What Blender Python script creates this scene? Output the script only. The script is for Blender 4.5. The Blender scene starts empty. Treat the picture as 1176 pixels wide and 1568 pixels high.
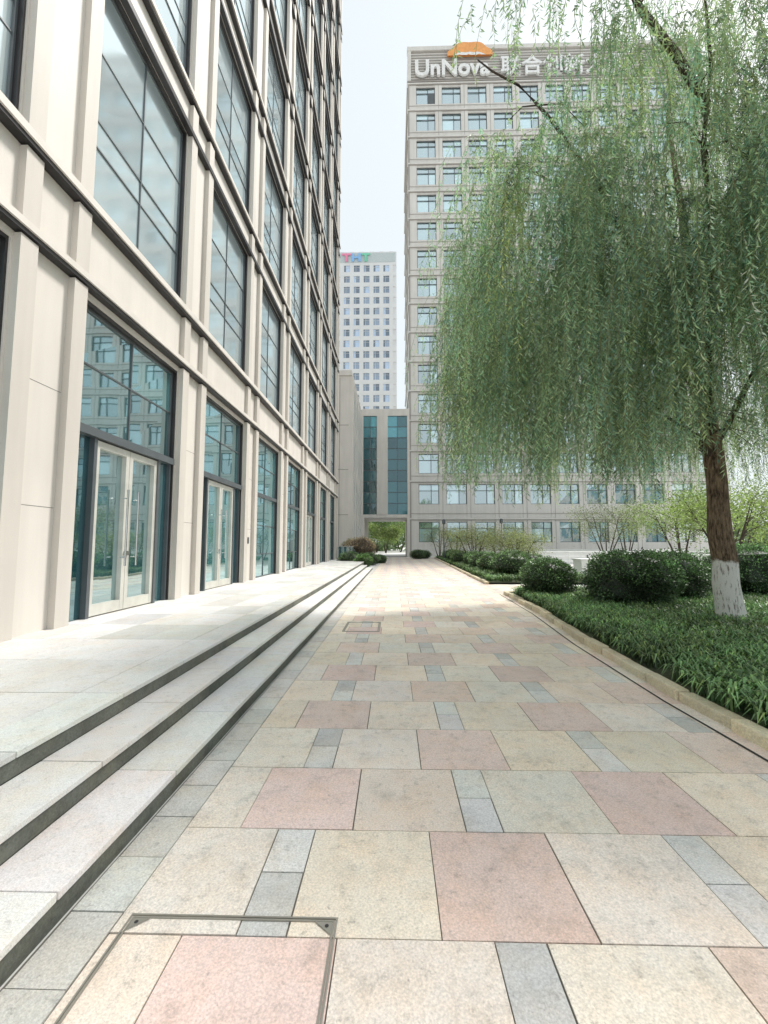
import bpy, math, random
import numpy as np
from mathutils import Vector
random.seed(7); rng=np.random.default_rng(11)
sc=bpy.context.scene
sc.view_settings.view_transform='Standard'
try: sc.view_settings.look='None'
except: pass
sc.view_settings.exposure=0

# ---------------------------------------------------------------- materials
def nt(name):
    m=bpy.data.materials.new(name); m.use_nodes=True
    n=m.node_tree; n.nodes.clear()
    o=n.nodes.new('ShaderNodeOutputMaterial')
    return m,n,o
def N(n,t,**k):
    x=n.nodes.new(t)
    for a,b in k.items(): setattr(x,a,b)
    return x
def noise(n,scale,detail=4,rough=.6,stretch=None):
    tc=N(n,'ShaderNodeTexCoord'); mp=N(n,'ShaderNodeMapping')
    if stretch: mp.inputs['Scale'].default_value=stretch
    t=N(n,'ShaderNodeTexNoise'); t.inputs['Scale'].default_value=scale
    t.inputs['Detail'].default_value=detail; t.inputs['Roughness'].default_value=rough
    n.links.new(tc.outputs['Object'],mp.inputs[0]); n.links.new(mp.outputs[0],t.inputs['Vector'])
    return t
def remap(n,sock,a,b,c,d):
    r=N(n,'ShaderNodeMapRange'); n.links.new(sock,r.inputs[0])
    for i,v in zip(range(1,5),(a,b,c,d)): r.inputs[i].default_value=v
    return r.outputs[0]
def mulcol(n,col,fac):
    v=N(n,'ShaderNodeVectorMath',operation='SCALE'); 
    n.links.new(col,v.inputs[0]); n.links.new(fac,v.inputs['Scale']); return v.outputs[0]
def mul(n,a,b):
    v=N(n,'ShaderNodeMath',operation='MULTIPLY'); n.links.new(a,v.inputs[0]); n.links.new(b,v.inputs[1]); return v.outputs[0]

def stone(name,color=(.5,.5,.5),attr=False,big=(.8,.12),fine=(60,.1),rough=.7,bump=.15,streak=0,spec=.4,worn=0):
    m,n,o=nt(name); p=N(n,'ShaderNodeBsdfPrincipled'); n.links.new(p.outputs[0],o.inputs[0])
    if attr:
        a=N(n,'ShaderNodeAttribute',attribute_name='Col'); base=a.outputs['Color']
    else:
        r=N(n,'ShaderNodeRGB'); r.outputs[0].default_value=(*color,1); base=r.outputs[0]
    t1=noise(n,big[0],5); f=remap(n,t1.outputs[0],.3,.7,1-big[1],1+big[1])
    t2=noise(n,fine[0],3,.7); f2=remap(n,t2.outputs[0],.3,.7,1-fine[1],1+fine[1])
    f=mul(n,f,f2); hgt=t2.outputs[0]
    if worn:
        t4=noise(n,6,8,.78); f4=remap(n,t4.outputs[0],.50,.70,1.03,1-worn); f=mul(n,f,f4)
        t5=noise(n,24,5,.8); f5=remap(n,t5.outputs[0],.58,.68,1.0,.76); f=mul(n,f,f5)
        t6=noise(n,3.1,6,.7); k6=remap(n,t6.outputs[0],.42,.70,0,.7)
        mx=N(n,'ShaderNodeMix',data_type='RGBA'); mx.blend_type='MULTIPLY'; n.links.new(k6,mx.inputs[0]); n.links.new(base,mx.inputs[6]); mx.inputs[7].default_value=(1.0,.89,.78,1); base=mx.outputs[2]
        ad=N(n,'ShaderNodeMath',operation='ADD'); n.links.new(t2.outputs[0],ad.inputs[0]); n.links.new(t5.outputs[0],ad.inputs[1]); hgt=ad.outputs[0]
    if streak:
        t3=noise(n,2.0,4,.6,(1,1,.08)); f3=remap(n,t3.outputs[0],.3,.7,1-streak,1+streak*.4); f=mul(n,f,f3)
    n.links.new(mulcol(n,base,f),p.inputs['Base Color'])
    p.inputs['Roughness'].default_value=rough
    p.inputs['Specular IOR Level'].default_value=spec
    if bump:
        b=N(n,'ShaderNodeBump'); b.inputs['Strength'].default_value=bump; b.inputs['Distance'].default_value=.01
        n.links.new(hgt,b.inputs['Height']); n.links.new(b.outputs[0],p.inputs['Normal'])
    return m
def plain(name,color,rough=.5,metal=0,spec=.5):
    m,n,o=nt(name); p=N(n,'ShaderNodeBsdfPrincipled'); n.links.new(p.outputs[0],o.inputs[0])
    r=N(n,'ShaderNodeRGB'); r.outputs[0].default_value=(*color,1)
    t=noise(n,3,3); f=remap(n,t.outputs[0],.3,.7,.9,1.1)
    n.links.new(mulcol(n,r.outputs[0],f),p.inputs['Base Color'])
    p.inputs['Roughness'].default_value=rough; p.inputs['Metallic'].default_value=metal
    p.inputs['Specular IOR Level'].default_value=spec
    return m
def glass(name,base,refl=(.45,.95),tint=(.85,.95,.97),attr=True,rough=.02):
    m,n,o=nt(name)
    d=N(n,'ShaderNodeBsdfDiffuse'); g=N(n,'ShaderNodeBsdfGlossy'); g.inputs['Roughness'].default_value=rough
    g.inputs['Color'].default_value=(*tint,1)
    r=N(n,'ShaderNodeRGB'); r.outputs[0].default_value=(*base,1)
    if attr:
        a=N(n,'ShaderNodeAttribute',attribute_name='Col')
        mm=N(n,'ShaderNodeVectorMath',operation='MULTIPLY'); n.links.new(a.outputs['Color'],mm.inputs[0]); n.links.new(r.outputs[0],mm.inputs[1])
        n.links.new(mm.outputs[0],d.inputs['Color'])
    else: n.links.new(r.outputs[0],d.inputs['Color'])
    t=noise(n,.7,2,.5); b=N(n,'ShaderNodeBump'); b.inputs['Strength'].default_value=.12; b.inputs['Distance'].default_value=.02
    n.links.new(t.outputs[0],b.inputs['Height']); n.links.new(b.outputs[0],g.inputs['Normal'])
    lw=N(n,'ShaderNodeLayerWeight'); lw.inputs[0].default_value=.35
    f=remap(n,lw.outputs['Facing'],0,1,refl[0],refl[1])
    mx=N(n,'ShaderNodeMixShader'); n.links.new(f,mx.inputs[0]); n.links.new(d.outputs[0],mx.inputs[1]); n.links.new(g.outputs[0],mx.inputs[2])
    n.links.new(mx.outputs[0],o.inputs[0]); return m
def leafmat(name,trans=.35,rough=.5):
    m,n,o=nt(name); p=N(n,'ShaderNodeBsdfPrincipled'); t=N(n,'ShaderNodeBsdfTranslucent')
    a=N(n,'ShaderNodeAttribute',attribute_name='Col')
    n.links.new(a.outputs['Color'],p.inputs['Base Color'])
    mm=N(n,'ShaderNodeVectorMath',operation='MULTIPLY'); n.links.new(a.outputs['Color'],mm.inputs[0]); mm.inputs[1].default_value=(1.25,1.4,.95)
    n.links.new(mm.outputs[0],t.inputs['Color'])
    p.inputs['Roughness'].default_value=rough
    mx=N(n,'ShaderNodeMixShader'); mx.inputs[0].default_value=trans
    n.links.new(p.outputs[0],mx.inputs[1]); n.links.new(t.outputs[0],mx.inputs[2]); n.links.new(mx.outputs[0],o.inputs[0]); return m

M_panel=stone('facade_panel_beige',(.70,.66,.61),big=(.5,.05),fine=(90,.04),rough=.55,bump=.05,streak=.10)
M_panel2=stone('facade_panel_fin',(.62,.58,.53),big=(.5,.05),fine=(90,.04),rough=.55,bump=.05,streak=.11)
M_dark=plain('dark_bronze_metal',(.04,.038,.04),.35,.3)
M_frame=plain('window_frame_grey',(.12,.135,.145),.4,.3)
M_champ=plain('door_frame_champagne',(.62,.61,.56),.35,.2)
M_steel=plain('brushed_steel',(.6,.6,.6),.25,1)
M_glass=glass('facade_glass',(.50,.59,.62),(.28,.78),(.86,.95,.98),rough=.07)
M_glassg=glass('shopfront_glass',(.06,.16,.17),(.36,.82),(.80,.93,.95))
M_glassT=glass('tower_glass',(.22,.31,.34),(.5,.9),(.86,.97,1.0))
M_glassD=glass('dark_teal_glass',(.02,.075,.09),(.16,.8),(.58,.79,.84))
M_tile=stone('paving_stone_tiles',attr=True,big=(1.6,.08),fine=(105,.22),rough=.6,bump=.4,worn=.22)
M_grout=stone('paving_grout',(.16,.15,.13),bump=.1)
M_granite=stone('light_granite',attr=True,big=(1.1,.08),fine=(150,.20),rough=.6,bump=.25,worn=.10)
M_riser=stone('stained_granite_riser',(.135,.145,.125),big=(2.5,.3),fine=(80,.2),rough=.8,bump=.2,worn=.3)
M_kerb=stone('yellow_kerb_stone',attr=True,big=(3,.15),fine=(60,.2),rough=.8,bump=.5,worn=.25)
M_soil=stone('soil',(.05,.06,.03),big=(3,.3),fine=(30,.4),rough=1,bump=1)
M_ground=stone('plaza_ground',(.68,.67,.65),big=(.15,.1),fine=(20,.08),rough=.8,bump=.1)
M_tower=stone('tower_stone',(.71,.685,.65),big=(.3,.05),fine=(20,.05),rough=.7,bump=.03,streak=.08)
M_towerd=stone('tower_stone_dark',(.36,.335,.31),big=(.3,.05),fine=(20,.05),rough=.7,bump=.03)
M_far=stone('far_wall_hazed',(.70,.70,.70),big=(.2,.05),fine=(10,.04),rough=.8,bump=0)  # wall colour lightened to stand in for distance haze
M_white=plain('white_paint',(.82,.82,.81),.6)
M_orange=plain('orange_sign',(.85,.38,.12),.5)
M_leaf=leafmat('willow_leaf',.42)
M_bushl=leafmat('boxwood_leaf',.15,.4)
M_grass=leafmat('grass_blade',.25,.4)
M_branch=stone('branch_bark',(.065,.05,.038),big=(4,.3),fine=(40,.3),rough=.95,bump=.8)

m,n,o=nt('willow_bark'); M_bark=m
p=N(n,'ShaderNodeBsdfPrincipled'); n.links.new(p.outputs[0],o.inputs[0]); p.inputs['Roughness'].default_value=.95
tb=noise(n,26,6,.75,(1,1,.22)); cr=N(n,'ShaderNodeValToRGB'); n.links.new(tb.outputs[0],cr.inputs[0])
cr.color_ramp.elements[0].position=.38; cr.color_ramp.elements[0].color=(.035,.022,.014,1)
cr.color_ramp.elements[1].position=.62; cr.color_ramp.elements[1].color=(.30,.21,.14,1)
wr=N(n,'ShaderNodeValToRGB'); n.links.new(tb.outputs[0],wr.inputs[0])
wr.color_ramp.elements[0].position=.36; wr.color_ramp.elements[0].color=(.22,.18,.15,1)
wr.color_ramp.elements[1].position=.47; wr.color_ramp.elements[1].color=(.82,.80,.78,1)
geo=N(n,'ShaderNodeNewGeometry'); sp=N(n,'ShaderNodeSeparateXYZ'); n.links.new(geo.outputs['Position'],sp.inputs[0])
nz=noise(n,9,3); ad=N(n,'ShaderNodeMath',operation='MULTIPLY_ADD'); n.links.new(nz.outputs[0],ad.inputs[0]); ad.inputs[1].default_value=.25; n.links.new(sp.outputs[2],ad.inputs[2])
st=remap(n,ad.outputs[0],1.30,1.36,0,1)
mx=N(n,'ShaderNodeMix',data_type='RGBA'); n.links.new(st,mx.inputs[0]); n.links.new(wr.outputs[0],mx.inputs[6]); n.links.new(cr.outputs[0],mx.inputs[7])
n.links.new(mx.outputs[2],p.inputs['Base Color'])
b=N(n,'ShaderNodeBump'); b.inputs['Strength'].default_value=.9; b.inputs['Distance'].default_value=.03
n.links.new(tb.outputs[0],b.inputs['Height']); n.links.new(b.outputs[0],p.inputs['Normal'])

# ---------------------------------------------------------------- mesh helpers
def empty(name,loc=(0,0,0)):
    e=bpy.data.objects.new(name,None); e.empty_display_size=.2; sc.collection.objects.link(e); e.location=loc; return e
class MB:
    def __init__(s): s.v=[];s.f=[];s.m=[];s.c=[]
    def face(s,pts,mat=0,col=(1,1,1)):
        k=len(s.v); s.v+=[tuple(p) for p in pts]; s.f.append(tuple(range(k,k+len(pts)))); s.m.append(mat); s.c.append(col)
    def box(s,x0,x1,y0,y1,z0,z1,mat=0,col=(1,1,1)):
        k=len(s.v)
        s.v+=[(x0,y0,z0),(x1,y0,z0),(x1,y1,z0),(x0,y1,z0),(x0,y0,z1),(x1,y0,z1),(x1,y1,z1),(x0,y1,z1)]
        for q in ((0,3,2,1),(4,5,6,7),(0,1,5,4),(1,2,6,5),(2,3,7,6),(3,0,4,7)):
            s.f.append(tuple(k+i for i in q)); s.m.append(mat); s.c.append(col)
    def tube(s,pts,rad,sides=8,mat=0,wob=0):
        pts=[Vector(p) for p in pts]; k0=len(s.v)
        for i,p in enumerate(pts):
            t=(pts[min(i+1,len(pts)-1)]-pts[max(i-1,0)]).normalized()
            a=t.orthogonal().normalized() if abs(t.z)<.9 else Vector((1,0,0)); a=(a-t*a.dot(t)).normalized(); bb=t.cross(a)
            for j in range(sides):
                th=2*math.pi*j/sides; r=rad[i]*(1+wob*random.uniform(-1,1))
                s.v.append(tuple(p+(a*math.cos(th)+bb*math.sin(th))*r))
        for i in range(len(pts)-1):
            for j in range(sides):
                a0=k0+i*sides+j; a1=k0+i*sides+(j+1)%sides
                s.f.append((a0,a1,a1+sides,a0+sides)); s.m.append(mat); s.c.append((1,1,1))
        s.f.append(tuple(k0+(len(pts)-1)*sides+j for j in range(sides))); s.m.append(mat); s.c.append((1,1,1))
    def obj(s,name,mats,parent=None,smooth=False,bevel=0):
        me=bpy.data.meshes.new(name); me.from_pydata(s.v,[],s.f)
        for mt in mats: me.materials.append(mt)
        me.polygons.foreach_set('material_index',s.m)
        ca=me.color_attributes.new(name='Col',type='FLOAT_COLOR',domain='CORNER')
        arr=[]
        for f,c in zip(s.f,s.c): arr+= [c[0],c[1],c[2],1.0]*len(f)
        ca.data.foreach_set('color',arr)
        if smooth: me.polygons.foreach_set('use_smooth',[True]*len(s.f))
        me.update()
        ob=bpy.data.objects.new(name,me); sc.collection.objects.link(ob)
        if parent: ob.parent=parent
        if bevel:
            bv=ob.modifiers.new('bevel','BEVEL'); bv.width=bevel; bv.segments=2; bv.limit_method='ANGLE'
        return ob
def quads_obj(name,V,C,mat,parent=None):
    nq=len(V); me=bpy.data.meshes.new(name)
    me.vertices.add(nq*4); me.vertices.foreach_set('co',V.astype(np.float32).ravel())
    me.loops.add(nq*4); me.loops.foreach_set('vertex_index',np.arange(nq*4,dtype=np.int32))
    me.polygons.add(nq); me.polygons.foreach_set('loop_start',np.arange(0,nq*4,4,dtype=np.int32))
    me.polygons.foreach_set('loop_total',np.full(nq,4,dtype=np.int32))
    ca=me.color_attributes.new(name='Col',type='FLOAT_COLOR',domain='CORNER')
    c4=np.ones((nq,4,4),dtype=np.float32); c4[:,:,:3]=C[:,None,:]; ca.data.foreach_set('color',c4.ravel())
    me.materials.append(mat); me.update(calc_edges=True)
    ob=bpy.data.objects.new(name,me); sc.collection.objects.link(ob)
    if parent: ob.parent=parent
    return ob
def unit(a): return a/np.maximum(np.linalg.norm(a,axis=-1,keepdims=True),1e-6)
def leaf_quads(P,D,L,W):
    D=unit(D); R=unit(np.cross(D,unit(rng.normal(size=D.shape)))); L=L[:,None]; W=W[:,None]
    mid=P+D*L*.45
    return np.stack([P,mid+R*W*.5,P+D*L,mid-R*W*.5],axis=1)

# ---------------------------------------------------------------- ground + path
g=MB(); g.face([(-900,-300,0),(900,-300,0),(900,2500,0),(-900,2500,0)])
g.obj('ground',[M_ground])
path=empty('paved_path')
g=MB(); g.face([(-1.33,-4,.004),(6,-4,.004),(6,52,.004),(-1.33,52,.004)]); g.obj('grout_bed',[M_grout],path)
T=MB(); gap=.003
def vary(c,a=.07):
    k=1+random.uniform(-a,a); return tuple(max(0,x*k*(1+random.uniform(-.02,.02))) for x in c)
BE=(.79,.705,.605); RD=(.735,.60,.545); GR=(.64,.635,.62); BE2=(.77,.715,.655)
def tile(x0,x1,ya,yb,c):
    dz=random.uniform(-.0012,.0012); e1,e2,e3,e4=[random.uniform(-.0012,.002) for _ in range(4)]
    T.box(x0+gap+e1,x1-gap-e2,ya+gap+e3,yb-gap-e4,.0045,.0115+dz,0,c)
rowd=.606; r=0; Y=1.707-rowd*8
while Y<51.5:
    typeA=(r%2==0)
    off=-.609 if typeA else .376
    x=off-1.98*2
    while x<5.6:
        seq=[('p',.195),('b',.595),('r',.595),('b',.595)]
        for k,w in seq:
            a,bx=x,x+w
            x+=w
            if bx<=-1.10 or a>5.8: continue
            a=max(a,-1.10)
            if bx-a<.03: continue
            if k=='p':
                h=rowd/2+random.uniform(-.02,.02)
                tile(a,bx,Y,Y+h,vary(GR,.15)); tile(a,bx,Y+h,Y+rowd,vary(GR,.15))
            elif k=='r': tile(a,bx,Y,Y+rowd,vary(RD,.07))
            else: tile(a,bx,Y,Y+rowd,vary(random.choice([BE,BE,BE2]),.06))
    Y+=rowd; r+=1
Y=-3
while Y<51.5:
    h=.3; tile(-1.32,-1.10,Y,Y+h,vary((.64,.63,.60),.10)); Y+=h
T.obj('stone_tiles',[M_tile],path)
M_hatch=plain('hatch_frame_metal',(.36,.34,.30),.45,.6)
def hatch(name,x0,x1,ya,yb,w=.012,gapw=.006):
    h=MB(); z=.0168
    for k in range(2):
        e=k*(w+gapw); a0,a1,b0,b1=x0+e,x1-e,ya+e,yb-e
        h.box(a0,a1,b0,b0+w,.005,z-.001*k); h.box(a0,a1,b1-w,b1,.005,z-.001*k); h.box(a0,a0+w,b0+w,b1-w,.005,z-.001*k); h.box(a1-w,a1,b0+w,b1-w,.005,z-.001*k)
    e=2*w+gapw+.001
    for sx,cxn in ((-1,x1-e),(1,x0+e)):
        q=[(cxn,yb-e),(cxn+sx*.07,yb-e),(cxn,yb-e-.055)]
        h.face([(a,b_,.0155) for a,b_ in q])
    hh=MB(); 
    for cxn in (x1-e-.02,x0+e+.02):
        hh.face([(cxn+.008*math.cos(t),yb-e-.018+.008*math.sin(t),.0162) for t in np.linspace(0,2*math.pi,12,endpoint=False)])
    ob=h.obj(name,[M_hatch]); hh.obj('key_holes',[M_dark],ob)
hatch('manhole_frame',-1.06,-.226,.95,1.79,.007,.004)
hatch('manhole_frame',-.90,-.25,7.35,8.25,.016,.008)
# ---------------------------------------------------------------- steps and platform
steps=empty('entrance_steps')
S=MB(); R=MB(); GL=(.73,.73,.715)
YE=26.5
for i in range(3):
    xa=-1.33-.35*i; z=.13*(i+1)
    R.box(-4.7 if i==2 else xa-.6,xa-.012,-4,YE-.01*(i),z-.13+(.001 if i else 0),z-.035)
    if i<2:
        Y=-4+random.random()*.5
        while Y<YE:
            L=.9; y1=min(Y+L,YE); ex=random.uniform(-.003,.003)
            S.box(xa-.36,xa+ex,Y+.003,y1-.003,z-.034,z+random.uniform(-.002,.002),0,vary(GL,.07)); Y+=L
Y=-4
while Y<33.2:
    x=-2.03
    for w in [.35,.6,.6,.6,.6]:
        S.box(x-w+.003,x-.003,Y+.003,Y+.897,.356,.39+random.uniform(-.001,.001),0,vary((.64,.64,.625),.13)); x-=w
    Y+=.9
R.box(-4.7,-2.05,YE,33.3,0,.354)
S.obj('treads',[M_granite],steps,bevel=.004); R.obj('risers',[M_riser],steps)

# ---------------------------------------------------------------- left office building
LB=empty('office_building'); XF=-4.6
body=MB(); fin=MB(); drk=MB(); gl=MB(); fr=MB(); dr=MB(); st=MB()
P=3.92; W=2.76; Y0=5.80-P; bays=range(-3,8); zf0=6.64; SH=5.0; BH=.95; nst=16; ZT=zf0+nst*SH
YB0=Y0-3*P-1.5; YB1=Y0+7*P+W+1.3
REC=.12
body.box(-26,XF-.5,YB0,YB1,0,ZT)
body.box(XF-.5,XF,YB0,Y0-3*P,0,ZT)
def pane(mb,x,ya,yb,za,zb,mat=0,j=.006):
    c=random.uniform(.7,1.15) if mat==0 else random.uniform(.4,1.8)
    mb.face([(x+random.uniform(-j,j),ya,za),(x+random.uniform(-j,j),yb,za),(x+random.uniform(-j,j),yb,zb),(x+random.uniform(-j,j),ya,zb)],mat,(c,c,c))
def bars(mb,ya,yb,za,zb,ys,zs,t=.04,mat=0):
    xa,xb=XF-REC-.04,XF-REC+.035
    mb.box(xa,xb,ya,ya+t,za,zb,mat); mb.box(xa,xb,yb-t,yb,za,zb,mat)
    mb.box(xa,xb-.003,ya+t,yb-t,za,za+t,mat); mb.box(xa,xb-.003,ya+t,yb-t,zb-t,zb,mat)
    for y in ys: mb.box(xa,xb-.012,y-t*.3,y+t*.3,za+t,zb-t,mat)
    for z in zs: mb.box(xa,xb-.015,ya+t,yb-t,z-t*.3,z+t*.3,mat)
for bi in bays:
    ya=Y0+bi*P; yb=ya+W; pe=ya+P if bi<7 else YB1
    body.box(XF-.5,XF,yb,pe,.30,ZT)
    segs=[(.391,5.28),(5.46,6.42)]+[(zf0+i*SH+.02,zf0+i*SH+SH-.22) for i in range(nst)]
    for za,zb in segs:
        fin.box(XF+.001,XF+.10,yb+.03,yb+.28,za,zb)
        fin.box(XF+.001,XF+.10,pe-.27,pe-.02,za,zb)
        drk.box(XF+.001,XF+.02,yb+.282,yb+.30,za,zb)
    body.box(XF-.5,XF+.004,ya,yb,5.2,6.55)
    drk.box(XF-.5,XF-.02,ya+.001,ya+.035,.39,5.2); drk.box(XF-.5,XF-.02,yb-.035,yb-.001,.39,5.2); drk.box(XF-.5,XF-.02,ya+.035,yb-.035,5.15,5.199)
    xg=XF-REC; a=ya+.036; e=yb-.036; mid=(a+e)/2
    if bi in (1,2,5):
        for z1,z2 in ((3.32,4.28),(4.28,5.15)):
            pane(gl,xg,a,mid,z1,z2,1); pane(gl,xg,mid,e,z1,z2,1)
        bars(fr,a,e,3.30,5.15,[mid],[4.28])
        fr.box(XF-.30,XF+.02,a,e,3.17,3.295)
        d0=a+.50; d1=e-.50; dm=(d0+d1)/2
        pane(gl,xg,a,d0,.4,3.17,2); pane(gl,xg,d1,e,.4,3.17,2)
        pane(gl,xg-.01,d0,d1,.4,3.17,1)
        fr.box(XF-.15,XF-.05,a,a+.05,.39,3.17); fr.box(XF-.15,XF-.05,e-.05,e,.39,3.17)
        fr.box(XF-.16,XF-.03,d0-.07,d0,.39,3.17); fr.box(XF-.16,XF-.03,d1,d1+.07,.39,3.17)
        for q0,q1 in ((d0,dm-.006),(dm+.006,d1)):
            t=.09
            dr.box(XF-.14,XF-.055,q0,q0+t,.41,3.15); dr.box(XF-.14,XF-.055,q1-t,q1,.41,3.15)
            dr.box(XF-.14,XF-.058,q0+t,q1-t,.41,.58); dr.box(XF-.14,XF-.058,q0+t,q1-t,3.04,3.15)
        for yy in (dm-.15,dm+.15):
            st.tube([(XF+.04,yy,1.15),(XF+.04,yy,2.45)],[.017,.017],8)
            for zz in (1.3,2.3): st.tube([(XF-.056,yy,zz),(XF+.04,yy,zz)],[.011,.011],6)
        st.box(XF-.054,XF-.02,dm-.06,dm+.06,1.33,1.40)
    else:
        zs=[.39,1.2,2.2,3.25,4.28,5.15]
        for z1,z2 in zip(zs[:-1],zs[1:]):
            pane(gl,xg,a,mid,z1,z2,1); pane(gl,xg,mid,e,z1,z2,1)
        bars(fr,a,e,.39,5.15,[mid],zs[1:-1])
        fr.box(XF-.20,XF-.03,a,e,3.19,3.31)
    for i in range(nst):
        z0=zf0+i*SH; z1=z0+SH-BH
        body.box(XF-.5,XF+.004,ya,yb,z1,z0+SH-.07)
        drk.box(XF-.5,XF-.02,ya+.001,ya+.035,z0,z1); drk.box(XF-.5,XF-.02,yb-.035,yb-.001,z0,z1); drk.box(XF-.5,XF-.02,ya+.035,yb-.035,z1-.045,z1-.001)
        h=z1-z0; rows=[z0,z0+h*.29,z0+h*.40,z0+h*.69,z1-.045]
        for q0,q1 in zip(rows[:-1],rows[1:]):
            pane(gl,xg,a,mid,q0,q1,0); pane(gl,xg,mid,e,q0,q1,0)
        bars(fr,a,e,z0,z1-.045,[mid],rows[1:-1])
def ledge(z,th=.09,pr=.16):
    body.box(XF+.002,XF+pr,YB0,YB1+.05,z,z+th,0)
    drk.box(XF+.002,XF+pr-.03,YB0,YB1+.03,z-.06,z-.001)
ledge(5.36); ledge(6.50,.11,.18)
for i in range(nst):
    z=zf0+i*SH+SH-BH
    ledge(z+.83,.09,.16)
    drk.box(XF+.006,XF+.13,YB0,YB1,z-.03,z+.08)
for bi in bays:
    yb=Y0+bi*P+W
    for z in [2.0,3.6]: drk.box(XF,XF+.002,yb+.301,yb+P-W-.28,z,z+.005)
body.box(-26.2,XF+.3,YB0-.1,YB1+.2,ZT,ZT+.6)
for i in range(nst):
    for k in range(5):
        x0=-9-3.6*k; z0=zf0+i*SH
        gl.face([(x0,YB1+.004,z0),(x0-2.4,YB1+.004,z0),(x0-2.4,YB1+.004,z0+3.4),(x0,YB1+.004,z0+3.4)],0)
body.obj('walls',[M_panel],LB); fin.obj('pilasters',[M_panel2],LB); drk.obj('dark_trim',[M_dark],LB)
gl.obj('windows',[M_glass,M_glassg,M_glassD],LB); fr.obj('window_frames',[M_frame],LB); dr.obj('door_leaves',[M_champ],LB); st.obj('door_handles',[M_steel],LB)
cr_=MB(); cr_.box(XF+.001,XF+.05,12.95,13.07,1.55,1.75); cr_.box(XF+.051,XF+.056,12.97,13.05,1.6,1.7); cr_.obj('card_reader',[M_frame],LB)

# ---------------------------------------------------------------- annex + portal
AX=empty('annex_building'); A=MB(); Dk=MB(); G=MB()
A.box(-14,-4.25,40,52.8,0,18.2)
A.box(-14.1,-4.1,39.85,52.7,18.2,18.7)
for y in (40.0,42.6,45.2,47.8,50.4):
    A.box(-4.249,-3.95,y,y+.9,0,18.19)
    if y<50: 
        for k in range(4):
            G.face([(-4.24,y+.9,.5+4.4*k),(-4.24,y+2.6,.5+4.4*k),(-4.24,y+2.6,3.9+4.4*k),(-4.24,y+.9,3.9+4.4*k)],0)
for z in (4.4,8.8,13.2): Dk.box(-13.9,-4.4,39.985,39.999,z,z+.06)
Dk.box(-5.3,-5.25,39.985,39.999,0,18)
A.obj('walls',[M_panel],AX); Dk.obj('joints',[M_towerd],AX); G.obj('windows',[M_glassD],AX)
PB=empty('gateway_building'); A=MB(); G=MB(); F=MB()
yf=52.9
A.box(-4.1,2.05,yf,yf+9,18.2,19.1); A.box(-2.15,-.75,yf-.05,yf+.5,5.4,18.19)
A.box(-4.1,2.05,yf+.02,yf+9,5.0,5.4)
A.box(-4.1,-3.75,yf,yf+9,0,4.99); A.box(1.7,2.05,yf,yf+9,0,4.99)
A.box(-4.1,-3.9,yf,yf+9,5.4,18.19); A.box(1.75,2.05,yf,yf+9,5.4,18.19)
A.box(-3.9,1.75,yf+.5,yf+8.9,5.41,18.18)
for x0,x1 in ((-3.9,-2.15),(-.75,1.75)):
    nx=2; 
    for i in range(nx):
        xa=x0+(x1-x0)*i/nx; xb=x0+(x1-x0)*(i+1)/nx
        z=5.4
        while z<18.1:
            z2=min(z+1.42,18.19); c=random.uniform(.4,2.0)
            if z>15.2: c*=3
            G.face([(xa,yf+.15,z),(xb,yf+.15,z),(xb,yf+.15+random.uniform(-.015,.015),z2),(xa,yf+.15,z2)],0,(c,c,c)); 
            F.box(xa,xb,yf+.08,yf+.149,z2-.03,z2+.03); z=z2
        F.box(xb-.03,xb+.03,yf+.07,yf+.149,5.4,18.18)
A.obj('walls',[M_panel],PB); G.obj('glazing',[M_glassD],PB); F.obj('mullions',[M_frame],PB)

# ---------------------------------------------------------------- right tower
TW=empty('office_tower'); A=MB(); D=MB(); G=MB(); F=MB()
tx0,tx1,ty=2.1,43.0,54.0; depth=18; SHT=4.03; zc0=8.1; ztop=71.9
A.box(tx0,tx1,ty+.5,ty+depth,0,ztop-.2)
cp=3.6; ncol=11; x1st=tx0+1.15; ww=2.65
A.box(tx0,x1st,ty,ty+.5,0,66.6); 
D.box(tx0-.04,tx0+.18,ty-.06,ty-.001,0,ztop)
zb=[3.2]+[zc0+SHT*k for k in range(15)]
for c in range(ncol):
    xa=x1st+c*cp; xb=xa+ww; xe=xa+cp if c<ncol-1 else tx1
    A.box(xb,xe,ty,ty+.5,0,66.6)
    D.box(xb+.44,xb+.49,ty-.02,ty-.001,0,66.5)
    prev=0
    for zc in zb:
        h=1.3; A.box(xa,xb,ty+.06,ty+.5,prev,zc-h); prev=zc+h
        sp=xa+ww*.62; zt=zc-h+2*h*.68
        for (p0,p1) in ((xa,sp),(sp,xb)):
            for (q0,q1) in ((zc-h,zt),(zt,zc+h)):
                cc=random.choice([.35,.7,1,1.3,1.8,2.6]) ; j=.02
                G.face([(p0,ty+.3+random.uniform(-j,j),q0),(p1,ty+.3+random.uniform(-j,j),q0),(p1,ty+.3+random.uniform(-j,j),q1),(p0,ty+.3,q1)],0,(cc,cc,cc*.97))
        t=.07
        F.box(xa,xa+t,ty+.2,ty+.27,zc-h,zc+h); F.box(xb-t,xb,ty+.2,ty+.27,zc-h,zc+h)
        F.box(xa+t,xb-t,ty+.2,ty+.265,zc+h-t,zc+h); F.box(xa+t,xb-t,ty+.2,ty+.265,zc-h,zc-h+t)
        F.box(sp-.035,sp+.035,ty+.2,ty+.26,zc-h+t,zc+h-t); F.box(xa+t,xb-t,ty+.2,ty+.255,zt-.035,zt+.035)
        if random.random()<.05: F.box(sp+.04,xb-t,ty+.16,ty+.199,zc-h+t,zt-.04)
    A.box(xa,xb,ty+.06,ty+.5,prev,66.6)
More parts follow.
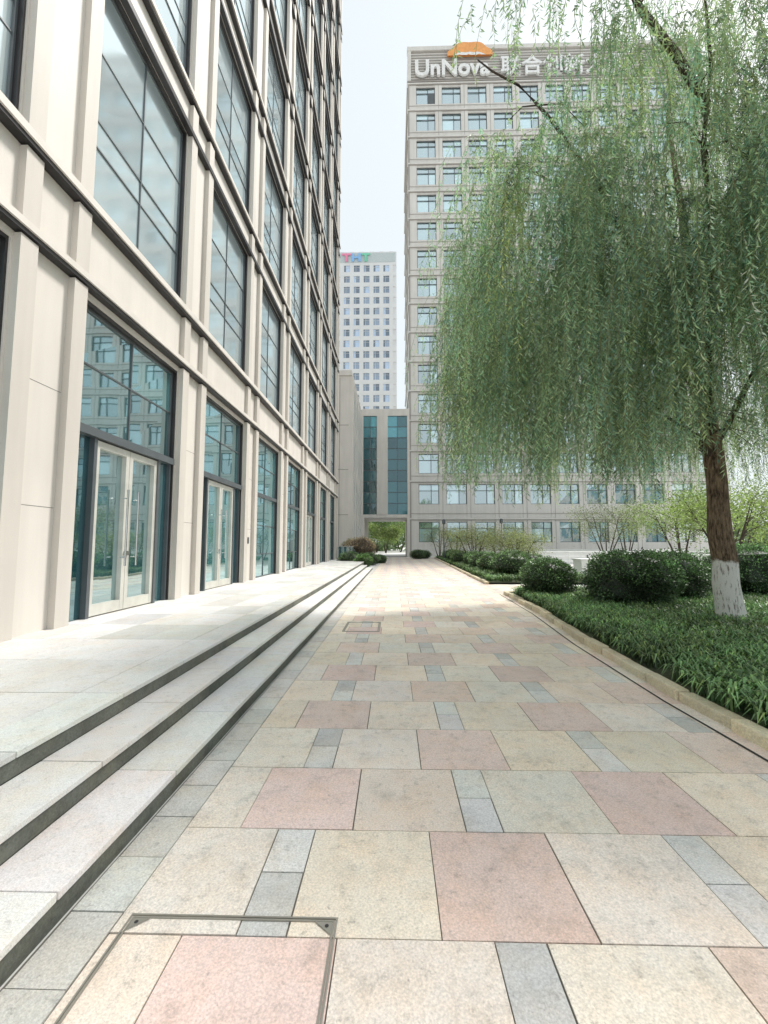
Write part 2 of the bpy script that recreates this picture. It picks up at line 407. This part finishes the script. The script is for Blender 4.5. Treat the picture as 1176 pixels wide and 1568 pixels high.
for zc in zb:
    A.box(tx0-.02,tx1,ty-.13,ty-.025,zc+1.62,zc+1.80)
    D.box(tx0-.02,tx1,ty-.10,ty-.03,zc+1.52,zc+1.615)
    D.box(tx0-.02,tx1,ty-.05,ty-.026,zc+2.35,zc+2.41)
A.box(tx0,tx1,ty+.1,ty+.5,66.6,71.3)
z=66.9
while z<71.2: D.box(tx0+.3,tx1-.3,ty+.03,ty+.099,z,z+.16); z+=.42
A.box(tx0-.1,tx1+.1,ty-.15,ty+.6,71.3,71.9); A.box(tx0-.05,tx0+.45,ty-.1,ty+.098,66.6,71.29); D.box(tx0-.1,tx1,ty-.16,ty-.02,66.45,66.62)
for k,zc in enumerate(zb):
    for yy in (57,61,65):
        G.face([(tx0-.004,yy,zc-1.2),(tx0-.004,yy+2.2,zc-1.2),(tx0-.004,yy+2.2,zc+1.2),(tx0-.004,yy,zc+1.2)],0,(1,1,1))
    D.box(tx0-.12,tx0-.001,ty+.5,ty+depth,zc+1.6,zc+1.8)
A.obj('walls',[M_tower],TW); D.obj('dark_joints',[M_towerd],TW); G.obj('windows',[M_glassT],TW); F.obj('window_frames',[M_frame],TW)
def text(s,x,y,z,width,mat,parent,name,size=3.3,ext=.12,off=.05,height=None):
    c=bpy.data.curves.new(name,'FONT'); c.body=s; c.size=size; c.extrude=ext; c.offset=off; c.materials.append(mat)
    o=bpy.data.objects.new(name,c); sc.collection.objects.link(o); o.rotation_euler=(math.radians(90),0,0); o.location=(x,y,z); o.parent=parent
    bpy.context.view_layer.update()
    w=o.dimensions.x
    if w>0.1: o.scale.x=width/w
    return o
text('UnNova',3.0,ty-.3,67.15,10.4,M_white,TW,'sign_letters',3.3,.15,.09)
try: text('联合创新大厦',15.0,ty-.3,67.2,17.5,M_white,TW,'sign_characters',3.0,.15,.05)
except Exception as ex: print(ex)
L=MB(); pts=[]
for k in range(25):
    a=math.pi*k/24; rr=1+.05*math.sin(7*a); pts.append((10.8+3.1*rr*math.cos(a),69.95+2.1*rr*math.sin(a)))
L.face([(x,ty-.45,z) for x,z in pts][::-1]); L.face([(x,ty-.25,z) for x,z in pts])
for k in range(24):
    a,b2=pts[k],pts[k+1]; L.face([(a[0],ty-.45,a[1]),(b2[0],ty-.45,b2[1]),(b2[0],ty-.25,b2[1]),(a[0],ty-.25,a[1])])
L.obj('logo_arch',[M_orange],TW)
L=MB()
L.face([(x,ty-.47,69.97+(z-69.97)*.6) for x,z in ((8.6,69.97),(9.0,70.5),(9.6,70.75),(10.2,70.6),(10.7,70.8),(11.3,70.6),(11.9,70.75),(12.5,70.4),(13.0,69.97),(12.4,69.97),(12.1,70.2),(11.7,69.97),(10.9,69.97),(10.6,70.2),(10.3,69.97),(9.6,69.97),(9.3,70.2),(9.1,69.97))][::-1])
L.obj('logo_animal',[M_white],TW)

# ---------------------------------------------------------------- far tower
FT=empty('distant_office_tower'); A=MB(); G=MB()
fy=150; A.box(-34,1.2,fy+.4,fy+25,0,112.5)
cols=[-32.4+3.72*i for i in range(10)]
z=105.8; rows=[]
while z>6: rows.append(z); z-=4.2
for x in cols:
    if x>1: continue
    for z in rows:
        for k,(p0,p1) in enumerate(((x-1.1,x-.35),(x-.35,x+1.1))):
            c=random.choice([.5,1,1.6,3]); G.face([(p0,fy+.35,z-1.3),(p1,fy+.35,z-1.3),(p1,fy+.35,z+1.3),(p0,fy+.35,z+1.3)],0,(c,c,c))
        A.box(x-.4,x-.3,fy+.25,fy+.34,z-1.3,z+1.3); A.box(x-1.1,x+1.1,fy+.25,fy+.33,z+.55,z+.63)
px=-34
for x in cols+[None]:
    x1_=(x-1.1) if x is not None else 1.2
    if x1_>px: A.box(px,min(x1_,1.2),fy,fy+.4,0,112.5)
    px=(x+1.1) if x is not None else 1.2
for z in rows: A.box(-33.9,1.1,fy+.02,fy+.399,z+1.3,z+2.9)
A.box(-33.9,1.1,fy+.02,fy+.399,rows[0]+2.89,112.4)
A.obj('walls',[M_far],FT); G.obj('windows',[glass('far_glass',(.18,.22,.28),(.18,.7),(.65,.75,.88))],FT)
G=MB(); G.box(-33.5,.7,fy-.1,fy-.001,108.2,111.9); G.obj('sign_band',[plain('sign_band_grey',(.50,.55,.55),.6)],FT)
for s,x,c,nm in (('T',-19.3,(.80,.25,.40),'sign_letter_a'),('H',-15.9,(.25,.48,.80),'sign_letter_b'),('T',-12.0,(.2,.6,.42),'sign_letter_c')):
    text(s,x,fy-.5,108.5,3.4,plain('sign_'+nm,c,.6),FT,nm,4.2,.1,.15)
OB=empty('plaza_building'); A=MB(); G=MB()
A.box(48,64,-12,34,0,16)
for k in range(4):
    for j in range(11):
        y=-11+4.1*j; z=1.2+3.9*k; G.face([(47.99,y,z),(47.99,y+2.9,z),(47.99,y+2.9,z+2.4),(47.99,y,z+2.4)],0,(1,1,1))
    A.box(47.7,47.98,-12,34,4.0+3.9*k,4.4+3.9*k)
A.obj('walls',[M_tower],OB); G.obj('windows',[M_glassD],OB)

# ---------------------------------------------------------------- kerb, bed
kp=[(2.72,-4),(2.72,4.2),(2.85,6.5),(3.15,9.3),(3.36,13.0)]
kp2=[(3.5,16.2),(3.62,20),(3.95,29),(4.7,50)]
def along(poly,step):
    out=[]; 
    for (a,b2) in zip(poly[:-1],poly[1:]):
        L=math.dist(a,b2); n_=max(1,round(L/step))
        for i in range(n_): out.append((a[0]+(b2[0]-a[0])*i/n_,a[1]+(b2[1]-a[1])*i/n_))
    out.append(poly[-1]); return out
def kerb(name,poly):
    K=MB(); pts=along(poly,.62)
    for a,b2 in zip(pts[:-1],pts[1:]):
        a=Vector(a); b2=Vector(b2); t=(b2-a).normalized(); nrm=Vector((t.y,-t.x)); a2=a+t*.008; b3=b2-t*.008
        j=random.uniform(-.012,.012); h=.115+random.uniform(-.016,.008); w=.13
        c=vary((.66,.59,.44),.18)
        q=[a2+nrm*j,b3+nrm*(j+random.uniform(-.012,.012)),b3+nrm*(w+j),a2+nrm*(w+j)]
        k=len(K.v); K.v+=[(p.x,p.y,0.0) for p in q]+[(p.x,p.y,h) for p in q]
        for f in ((4,5,6,7),(0,1,5,4),(1,2,6,5),(2,3,7,6),(3,0,4,7)): K.f.append(tuple(k+i for i in f)); K.m.append(0); K.c.append(c)
    return K.obj(name,[M_kerb],bevel=.014)
kerb('kerb',kp+[(10.8,13.3)]); kerb('kerb',kp2)
dl=MB()
pts=along(kp,.5)
for a,b2 in zip(pts[:-1],pts[1:]):
    dl.face([(a[0]-.15,a[1],.0145),(a[0]-.125,a[1],.0145),(b2[0]-.125,b2[1],.0145),(b2[0]-.15,b2[1],.0145)])
dl.obj('drain_slot',[plain('drain_dark',(.03,.03,.028),.9)])
beds=MB()
beds.face([(x+.1,y,.085) for x,y in kp]+[(10.8,13.2,.085),(14,13.2,.085),(14,-4,.085)])
beds.face([(x+.1,y,.085) for x,y in kp2]+[(9,50,.085),(8,16.3,.085)])
beds.obj('planting_bed',[M_soil])
def kx(y):
    pl=kp if y<14 else kp2
    return float(np.interp(y,[p[1] for p in pl],[p[0] for p in pl]))
def grass(name,pts,nb,h,base):
    n=len(pts); C=np.repeat(np.array(pts),nb,axis=0); m=len(C)
    C=C+rng.normal(0,.03,size=C.shape)*np.array([1,1,0]); th=rng.uniform(0,2*np.pi,m); out=np.stack([np.cos(th),np.sin(th),0*th],1)
    H=h*rng.uniform(.6,1.25,m)[:,None]; lean=rng.uniform(.25,1.0,m)[:,None]
    w=.0065+.004*rng.random(m)[:,None]; side=np.stack([-np.sin(th),np.cos(th),0*th],1)
    p0=C; up=np.array([0,0,1.])
    p1=C+up*H*.55+out*H*lean*.25; p2=C+up*H*(.85-.25*lean)+out*H*lean*.65; p3=C+up*H*(.85-.65*lean)+out*H*lean*1.05
    q=[np.stack([p0-side*w,p0+side*w,p1+side*w,p1-side*w],1),np.stack([p1-side*w,p1+side*w,p2+side*w*.9,p2-side*w*.9],1),np.stack([p2-side*w*.9,p2+side*w*.9,p3+side*w*.1,p3-side*w*.1],1)]
    patch=.8+.35*np.sin(C[:,0:1]*2.3+np.sin(C[:,1:2]*1.7)*2)*np.sin(C[:,1:2]*1.9+1)
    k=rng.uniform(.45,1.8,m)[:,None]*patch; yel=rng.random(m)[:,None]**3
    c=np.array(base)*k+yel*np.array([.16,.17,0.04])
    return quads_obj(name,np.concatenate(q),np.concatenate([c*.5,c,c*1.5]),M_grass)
pts=[]
while len(pts)<5200:
    y=rng.uniform(2.5,12.9); x=rng.uniform(2.8,11); 
    if x>kx(y)+.2: pts.append((x,y,.085))
grass('border_grass',pts,15,.25,(.13,.235,.105))
pts=[]
while len(pts)<2500:
    y=rng.uniform(16.4,49); x=rng.uniform(3.5,8)
    if x>kx(y)+.2: pts.append((x,y,.085))
grass('border_grass',pts,9,.3,(.12,.22,.09))

def bush(name,cx,cy,z0,rx,ry,h,n,col,leaf=.035,boxy=.0,parent=None):
    e=empty(name)
    K=MB(); U,Vn=20,12
    ph=rng.uniform(0,6,4)
    def rad(d):
        a=np.arctan2(d[...,1],d[...,0]); s=1+.06*np.sin(3*a+ph[0])+.05*np.sin(5*a+ph[1]+3*d[...,2])+.05*np.sin(6*d[...,2]+ph[2]+2*a)
        if boxy: s=s*(1+boxy*(1-np.max(np.abs(d),axis=-1))*1.2)
        return s
    for i in range(Vn+1):
        for j in range(U):
            t=math.pi*i/Vn; a=2*math.pi*j/U; d=np.array([math.sin(t)*math.cos(a),math.sin(t)*math.sin(a),math.cos(t)])
            s=.82*rad(d); K.v.append((cx+rx*d[0]*s,cy+ry*d[1]*s,max(z0,z0+h*.5+h*.52*d[2]*s)))
    for i in range(Vn):
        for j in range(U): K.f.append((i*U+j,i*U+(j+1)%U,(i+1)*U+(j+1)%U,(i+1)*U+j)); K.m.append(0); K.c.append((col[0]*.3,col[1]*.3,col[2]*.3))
    K.obj('shade_core',[M_bushl],e)  # solid core in darkened leaf colour, painted-in shade behind the leaves
    d=unit(rng.normal(size=(n,3))); s=rad(d)*rng.uniform(.80,1.07,n)
    P_=np.stack([cx+rx*d[:,0]*s,cy+ry*d[:,1]*s,z0+h*.5+h*.52*d[:,2]*s],1); P_[:,2]=np.maximum(P_[:,2],z0+.02)
    D_=unit(d+rng.normal(0,.6,size=(n,3)))
    Q=leaf_quads(P_,D_,rng.uniform(.8,1.5,n)*leaf,rng.uniform(.5,.9,n)*leaf)
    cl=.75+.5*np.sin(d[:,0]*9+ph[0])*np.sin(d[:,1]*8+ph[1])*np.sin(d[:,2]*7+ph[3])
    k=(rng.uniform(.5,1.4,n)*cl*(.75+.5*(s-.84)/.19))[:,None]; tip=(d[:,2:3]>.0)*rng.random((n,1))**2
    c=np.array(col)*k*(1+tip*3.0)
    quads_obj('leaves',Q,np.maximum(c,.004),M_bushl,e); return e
BX=(.08,.135,.06)
bush('boxwood_ball',4.25,11.7,.08,.70,.68,1.02,11000,BX,.04)
bush('clipped_hedge',5.42,9.9,.08,.88,.80,1.22,14000,(.065,.11,.05),.045,.5)
bush('clipped_hedge',7.0,10.9,.08,.80,.75,1.2,11000,(.065,.11,.05),.045,.5)
bush('clipped_hedge',9.7,11.7,.08,1.1,.9,1.35,12000,(.075,.13,.06),.045,.5)
for x,y,r_,h in ((5.15,18.6,.85,1.15),(4.95,21.2,.7,1.0),(5.1,24,.8,1.0),(5.3,27.5,.8,1.0),(5.0,31,.8,1.0),(5.2,35,.8,1.0),(5.4,39,.9,1.0),(6.8,22,1.0,1.0)):
    bush('boxwood_ball',x,y,.08,r_,r_,h,4500,(.09,.15,.06),.055)
for x,y,r_,h,c in ((-2.1,29.2,.62,.85,(.11,.19,.06)),(-3.2,30.4,.8,1.0,(.09,.14,.055)),(-1.9,31.6,.75,.9,(.08,.13,.055)),(2.6,46,.8,1.0,(.08,.13,.05)),(3.4,47.5,.8,.9,(.07,.12,.05)),(-1.2,35,.6,.7,(.08,.13,.05))):
    bush('round_shrub',x,y,.0,r_,r_,h,3500,c,.055)
bush('red_shrub',-2.6,33.6,.4,1.15,1.0,1.7,6000,(.26,.19,.12),.06)
bush('red_shrub',-3.6,36.4,.2,1.1,1.0,1.8,5000,(.22,.21,.11),.06)

# ---------------------------------------------------------------- small trees
def small_tree(name,x,y,h,rad,col,n,trunk_h=1.2,leaf=.08,stems=4,flat=.6):
    e=empty(name); K=MB(); tips=[]
    for s in range(stems):
        a=2*math.pi*s/stems+random.uniform(-.4,.4); lean=random.uniform(.35,.8)*rad
        p0=(x+.06*math.cos(a),y+.06*math.sin(a),0); p1=(x+lean*.35*math.cos(a),y+lean*.35*math.sin(a),trunk_h); p2=(x+lean*math.cos(a),y+lean*math.sin(a),h*.85)
        K.tube([p0,p1,p2],[.05+.012*h/3,.035+.01*h/3,.012],6); 
        for q in range(6):
            aa=a+random.uniform(-1.3,1.3); u=random.uniform(.1,.9); b0=Vector(p1).lerp(Vector(p2),u)
            ee=b0+Vector((math.cos(aa)*rad*.5,math.sin(aa)*rad*.5,random.uniform(.1,.5)*h*.4)); K.tube([b0,(b0+ee)/2+Vector((0,0,.05)),ee],[.018,.012,.005],5); tips.append(ee)
        tips.append(Vector(p2))
    K.obj('stems',[M_branch],e,smooth=True)
    nc=len(tips); cen=np.array([list(t) for t in tips]); idx=rng.integers(0,nc,n)
    P_=cen[idx]+rng.normal(size=(n,3))*np.array([rad*.2,rad*.2,h*.085]); 
    P_[:,2]=np.clip(P_[:,2],trunk_h*.8,h*1.15)
    Q=leaf_quads(P_,rng.normal(size=(n,3)),rng.uniform(.6,1.3,n)*leaf,rng.uniform(.4,.8,n)*leaf)
    kk=rng.uniform(.55,1.35,nc)[idx][:,None]*rng.uniform(.5,1.4,(n,1))
    quads_obj('leaves',Q,np.array(col)*kk,M_leaf,e); return e
YG=(.27,.29,.14)
for x,y,h,r_ in ((5.6,30,2.7,1.5),(6.6,34,3.2,1.8),(7.6,27,2.6,1.6),(9.0,36,3.2,1.9),(5.9,40,3.4,1.8),(4.9,45,3.4,1.6),(7.2,24.5,2.2,1.3)):
    small_tree('ornamental_shrub_tree',x,y,h,r_,YG,4200,.7,.07)
for x,y,h,r_,c in ((13.2,16.8,3.9,1.8,(.23,.30,.10)),(15.5,23,4.2,2.1,(.21,.27,.11)),(20,26,5.2,2.5,(.21,.27,.11)),(25,31,6,2.8,(.18,.24,.11)),(18,36,5.0,2.6,(.22,.26,.12)),(29,27,6.5,3.0,(.17,.22,.10)),(23,42,6,3,(.20,.24,.12)),(35,38,8,3.6,(.17,.22,.11))):
    small_tree('young_tree',x,y,h,r_,c,4800,1.4,.10,5)
for x,y,h,r_,c in ((-3.5,86,8,4,(.12,.2,.07)),(1.5,92,9,4.5,(.15,.23,.08)),(-8,95,10,5,(.12,.18,.07)),(7,100,9,5,(.15,.21,.08)),(-1.5,80,5,2.5,(.2,.26,.09))):
    small_tree('street_tree',x,y,h,r_,c,7000,2,.28,5)
n=50000; ang=rng.uniform(-1.1,1.35,n); ds=rng.uniform(105,130,n)*(1+.04*np.sin(ang*40))
hh=6+2.5*np.sin(ang*31)+1.5*np.sin(ang*77+1)+1.5*np.sin(ang*13)
P_=np.stack([np.sin(ang)*ds,np.cos(ang)*ds,rng.random(n)**.7*hh],1)
quads_obj('distant_trees',leaf_quads(P_,rng.normal(size=(n,3)),rng.uniform(.6,1.3,n),rng.uniform(.5,1.0,n)),np.array((.17,.23,.13))*rng.uniform(.5,1.6,(n,1)),M_leaf)

W_=MB()
for x0,x1,y,h in ((8.6,14.0,19.5,.8),(17,27,28,.8),(9.5,20,34,.9),(12,30,44,1.0)):
    W_.box(x0,x1,y,y+.9,0,h); W_.box(x0-.05,x1+.05,y-.05,y+.95,h,h+.08)
W_.obj('white_seat_wall',[stone('white_concrete',(.82,.82,.80),big=(1,.06),fine=(40,.05))],bevel=.015)
RL=empty('plaza_railing'); K=MB()
for i in range(26):
    x=11+i*.9; K.tube([(x,31,0),(x,31,1.05)],[.025,.025],6)
for z in (1.05,.7,.35): K.tube([(11,31,z),(33.5,31,z)],[.025,.025],6)
K.obj('rails',[M_white],RL)
def bench(x,y):
    e=empty('park_bench'); K=MB()
    for s in range(4): K.box(x,x+1.7,y+s*.12,y+s*.12+.1,.42,.46)
    for s in range(3): K.box(x,x+1.7,y+.5,y+.53,.55+s*.13,.65+s*.13)
    K.obj('slats',[M_white],e); K=MB()
    for q in (x+.12,x+1.5):
        K.box(q,q+.06,y+.02,y+.07,0,.415); K.box(q,q+.06,y+.42,y+.499,0,.9); K.box(q,q+.06,y+.07,y+.42,.36,.415)
    K.obj('frame',[M_frame],e)
for x,y in ((12,26.2),(16.5,26.5),(21,33)): bench(x,y)
def lamp(x,y,h=3.6):
    e=empty('street_lamp'); K=MB(); K.tube([(x,y,0),(x,y,.3),(x,y,.32),(x,y,h)],[.09,.09,.045,.035],8); K.tube([(x,y,h),(x,y,h+.1),(x,y,h+.45),(x,y,h+.5)],[.05,.16,.16,.03],10); K.obj('post',[M_frame],e)
lamp(4.6,38.5,3.4); lamp(10.5,41)
e=empty('glass_balustrade'); K=MB(); G=MB()
for x in (-4.4,-3.6,-2.8,-2.1): K.box(x,x+.05,33.0,33.05,.39,1.4)
K.box(-4.4,-2.05,32.99,33.06,1.4,1.45); G.face([(-4.35,33.02,.5),(-2.1,33.02,.5),(-2.1,33.02,1.38),(-4.35,33.02,1.38)])
K.obj('posts',[M_steel],e); G.obj('panels',[M_glassg],e)

# ---------------------------------------------------------------- willow
WT=empty('willow_tree'); K=MB()
tr=[(6.09,7.8,-.05),(6.08,7.8,.12),(6.06,7.8,.4),(6.02,7.8,.8),(6.02,7.8,1.2),(5.97,7.8,1.7),(5.96,7.8,2.2),(5.99,7.82,2.7),(5.98,7.85,3.2),(5.9,7.9,4.5),(5.78,7.9,6),(5.7,7.9,8),(5.6,8,10.3)]
K.tube(tr,[.29,.24,.21,.20,.19,.18,.165,.165,.17,.12,.09,.06,.03],24,0,.07)
limbs=[[(5.85,7.9,5.0),(4.8,7.4,6.4),(3.6,7,7.9),(2.9,7,9.0),(2.2,6.9,9.8),(1.5,6.8,10.1)],
 [(5.97,7.8,3.1),(5.5,7.6,3.45),(5.0,7.3,3.5),(4.3,7.0,4.0)],
 [(5.97,7.85,3.3),(6.6,7.9,4.3),(7.4,8.1,6),(8.3,8.4,8),(9.3,8.5,9.4)],
 [(5.97,7.85,3.4),(5.6,7.3,4.8),(5.1,6.5,6.8),(4.7,5.8,8.6),(4.2,5.2,9.6)],
 [(5.9,7.9,4.4),(5.4,8.7,5.8),(4.4,9.8,7.6),(3.6,10.6,9.1)],
 [(5.9,7.9,4.2),(6.6,8.8,5.8),(7.2,10.3,7.8),(7.6,11.5,9.2)],
 [(5.75,7.9,6.2),(4.9,7.9,7.2),(3.9,8.2,8.8),(2.6,8.4,9.8)],
 [(5.7,7.9,7.2),(6.6,7.1,8.7),(7.5,6.2,10.0)],[(5.8,7.9,5.6),(6.8,7.2,6.9),(7.9,6.4,8.4)],
 [(4.8,6.0,8.2),(3.6,5.5,9.3),(2.6,5.1,9.7),(1.6,4.9,9.7)],
 [(5.8,7.9,5.8),(5.0,7.5,5.9),(4.3,7.1,6.0)]]
for Lm in limbs:
    r0=.07 if len(Lm)>3 else .05
    pts=[]
    for a,b2 in zip(Lm[:-1],Lm[1:]):
        for u in (0,.5): pts.append(Vector(a).lerp(Vector(b2),u)+Vector([random.uniform(-.08,.08) for _ in range(3)]))
    pts[0]=Vector(Lm[0]); pts.append(Vector(Lm[-1]))
    K.tube(pts,[r0*(1-.85*i/(len(pts)-1)) for i in range(len(pts))],8,1,.05)
    for q in range(6):
        b0=random.choice(pts[2:]) if len(pts)>3 else pts[-1]; a=random.uniform(0,6.28); l=random.uniform(.5,1.2)
        K.tube([b0,b0+Vector((math.cos(a)*l*.5,math.sin(a)*l*.5,.22*l)),b0+Vector((math.cos(a)*l,math.sin(a)*l,-.05*l))],[.016,.011,.005],5,1)
K.obj('trunk_and_limbs',[M_bark,M_branch],WT,smooth=True)

cx,cy=6.0,7.9; Rr=4.85
S0=[];SL=[];SO=[];SC=[];ST=[]
def cluster(x,y,z,n,Lmean,spread,zmin,tone=1.0,outw=.35,hue=0.):
    d=np.array([x-cx,y-cy]); d=d/(np.linalg.norm(d)+.3)
    for _ in range(n):
        o_=rng.normal(0,spread,3)*np.array([1,1,.5]); p_=np.array([x,y,z])+o_
        L=max(.5,rng.normal(Lmean,Lmean*.28)); L=min(L,max(.3,p_[2]-zmin-rng.random()*.6))
        S0.append(p_); SL.append(L); SO.append((d[0]*outw+rng.normal(0,.18),d[1]*outw+rng.normal(0,.18))); SC.append(tone*rng.uniform(.72,1.3)); ST.append(hue+rng.normal(0,.15))
nc=0
while nc<1060:
    u=rng.random(); r_=u**.5; a=rng.uniform(0,2*math.pi)
    if rng.random()<.35 and math.sin(a)>0: a=-a
    x=cx+Rr*r_*math.cos(a); yy=Rr*r_*math.sin(a); y=cy+yy*(.70 if yy<0 else .85)
    ztop=12.3-3.4*r_**2
    z=ztop-rng.random()**.92*(ztop-3.7)
    if x<3.6 and z>8.4 and rng.random()<.6: continue
    if x<5.2 and z>8.8 and rng.random()<.35: continue
    if z>9.8 and rng.random()<.5: continue
    if 5.2<x<7.2 and z<4.4 and y<7.9: continue
    zmin=1.9+.5*rng.random() if x<5.0 else (2.9 if x<7.0 else 2.4)
    if x<2.2: zmin=2.2
    # darker inside and low, brighter on the outer, upper shell
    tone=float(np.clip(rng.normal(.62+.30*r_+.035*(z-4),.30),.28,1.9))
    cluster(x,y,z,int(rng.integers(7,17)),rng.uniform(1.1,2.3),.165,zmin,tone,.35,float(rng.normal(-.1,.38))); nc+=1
for k in range(24):
    u=k/23; cluster(1.4+3.6*u+rng.normal(0,.15),4.9+.5*u+rng.normal(0,.25),9.5-rng.random()*.7,6,1.2,.22,6.2,.8,.1)
S0=np.array(S0);SL=np.array(SL);SO=np.array(SO);SC=np.array(SC);ST=np.array(ST); ns=len(S0)
sp_=.042; cnt=np.maximum((SL/sp_).astype(int),6); idx=np.repeat(np.arange(ns),cnt)
t=np.concatenate([(np.arange(c)+.5)/c for c in cnt]); L=SL[idx]; s_=t*L
ph=rng.uniform(0,6.28,(ns,2)); am=rng.uniform(.02,.09,(ns,1))
def strand_pos(i,s):
    arch=1-np.exp(-s/.45); ox=SO[i]*arch[:,None]
    sway=np.stack([np.sin(s*2.1+ph[i,0]),np.sin(s*1.7+ph[i,1])],1)*am[i]*np.minimum(s,1.5)[:,None]
    xy=S0[i,:2]+ox+sway; z=S0[i,2]+.10*np.sin(np.minimum(s,.5)*2*np.pi)*1.0-(s-.22*arch)
    return np.concatenate([xy,z[:,None]],1)
P_=strand_pos(idx,s_)
n=len(P_); th=rng.uniform(0,2*np.pi,n); dn=rng.uniform(.5,1.6,n)
D_=np.stack([np.cos(th),np.sin(th),-dn],1)
Q=leaf_quads(P_,D_,rng.uniform(.07,.12,n),rng.uniform(.012,.020,n))
mixv=rng.random(n)[:,None]
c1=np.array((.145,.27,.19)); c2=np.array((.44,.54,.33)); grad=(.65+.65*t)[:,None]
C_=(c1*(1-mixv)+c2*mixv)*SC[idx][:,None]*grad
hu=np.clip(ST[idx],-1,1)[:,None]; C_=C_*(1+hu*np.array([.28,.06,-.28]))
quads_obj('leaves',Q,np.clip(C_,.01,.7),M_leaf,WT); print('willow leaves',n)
K_=10; si=np.repeat(np.arange(ns),K_); a0=np.tile(np.arange(K_)/K_,ns); a1=a0+1/K_
A0=strand_pos(si,a0*SL[si]); A1=strand_pos(si,a1*SL[si])
sd=np.stack([np.cos(ph[si,0]),np.sin(ph[si,0]),0*a0],1)*.0028
quads_obj('hanging_twigs',np.stack([A0-sd,A0+sd,A1+sd,A1-sd],1),np.tile(np.array([[.20,.20,.10]]),(len(si),1)),M_leaf,WT)

# ---------------------------------------------------------------- light
el,az=math.radians(54),math.radians(58)
w=bpy.data.worlds.new('World'); sc.world=w; w.use_nodes=True; n=w.node_tree; n.nodes.clear()
o=N(n,'ShaderNodeOutputWorld'); bg=N(n,'ShaderNodeBackground'); sk=N(n,'ShaderNodeTexSky',sky_type='NISHITA')
sk.sun_disc=False; sk.sun_elevation=el; sk.sun_rotation=az; sk.dust_density=4; sk.air_density=1.0
hs=N(n,'ShaderNodeHueSaturation'); hs.inputs['Saturation'].default_value=.6; n.links.new(sk.outputs[0],hs.inputs['Color'])
mx=N(n,'ShaderNodeMix',data_type='RGBA'); mx.inputs[0].default_value=.80; n.links.new(hs.outputs[0],mx.inputs[6]); mx.inputs[7].default_value=(7.8,8.5,8.75,1)
n.links.new(mx.outputs[2],bg.inputs[0]); bg.inputs[1].default_value=.125; n.links.new(bg.outputs[0],o.inputs[0])
sl=bpy.data.lights.new('sun','SUN'); sl.energy=4.2; sl.angle=math.radians(12); sl.color=(1,.955,.90)
so=bpy.data.objects.new('sun',sl); sc.collection.objects.link(so)
sdv=Vector((math.sin(az)*math.cos(el),math.cos(az)*math.cos(el),math.sin(el))); so.rotation_euler=(-sdv).to_track_quat('-Z','Y').to_euler(); so.location=(0,0,50)
# ---------------------------------------------------------------- camera
cd=bpy.data.cameras.new('camera'); cd.sensor_fit='VERTICAL'; cd.sensor_height=36; cd.lens=640/1568*36; cd.clip_end=4000; cd.clip_start=.05
co=bpy.data.objects.new('camera',cd); sc.collection.objects.link(co); co.location=(0,0,1.5)
co.rotation_euler=(math.radians(90+4.55),0,math.radians(1.34)); sc.camera=co
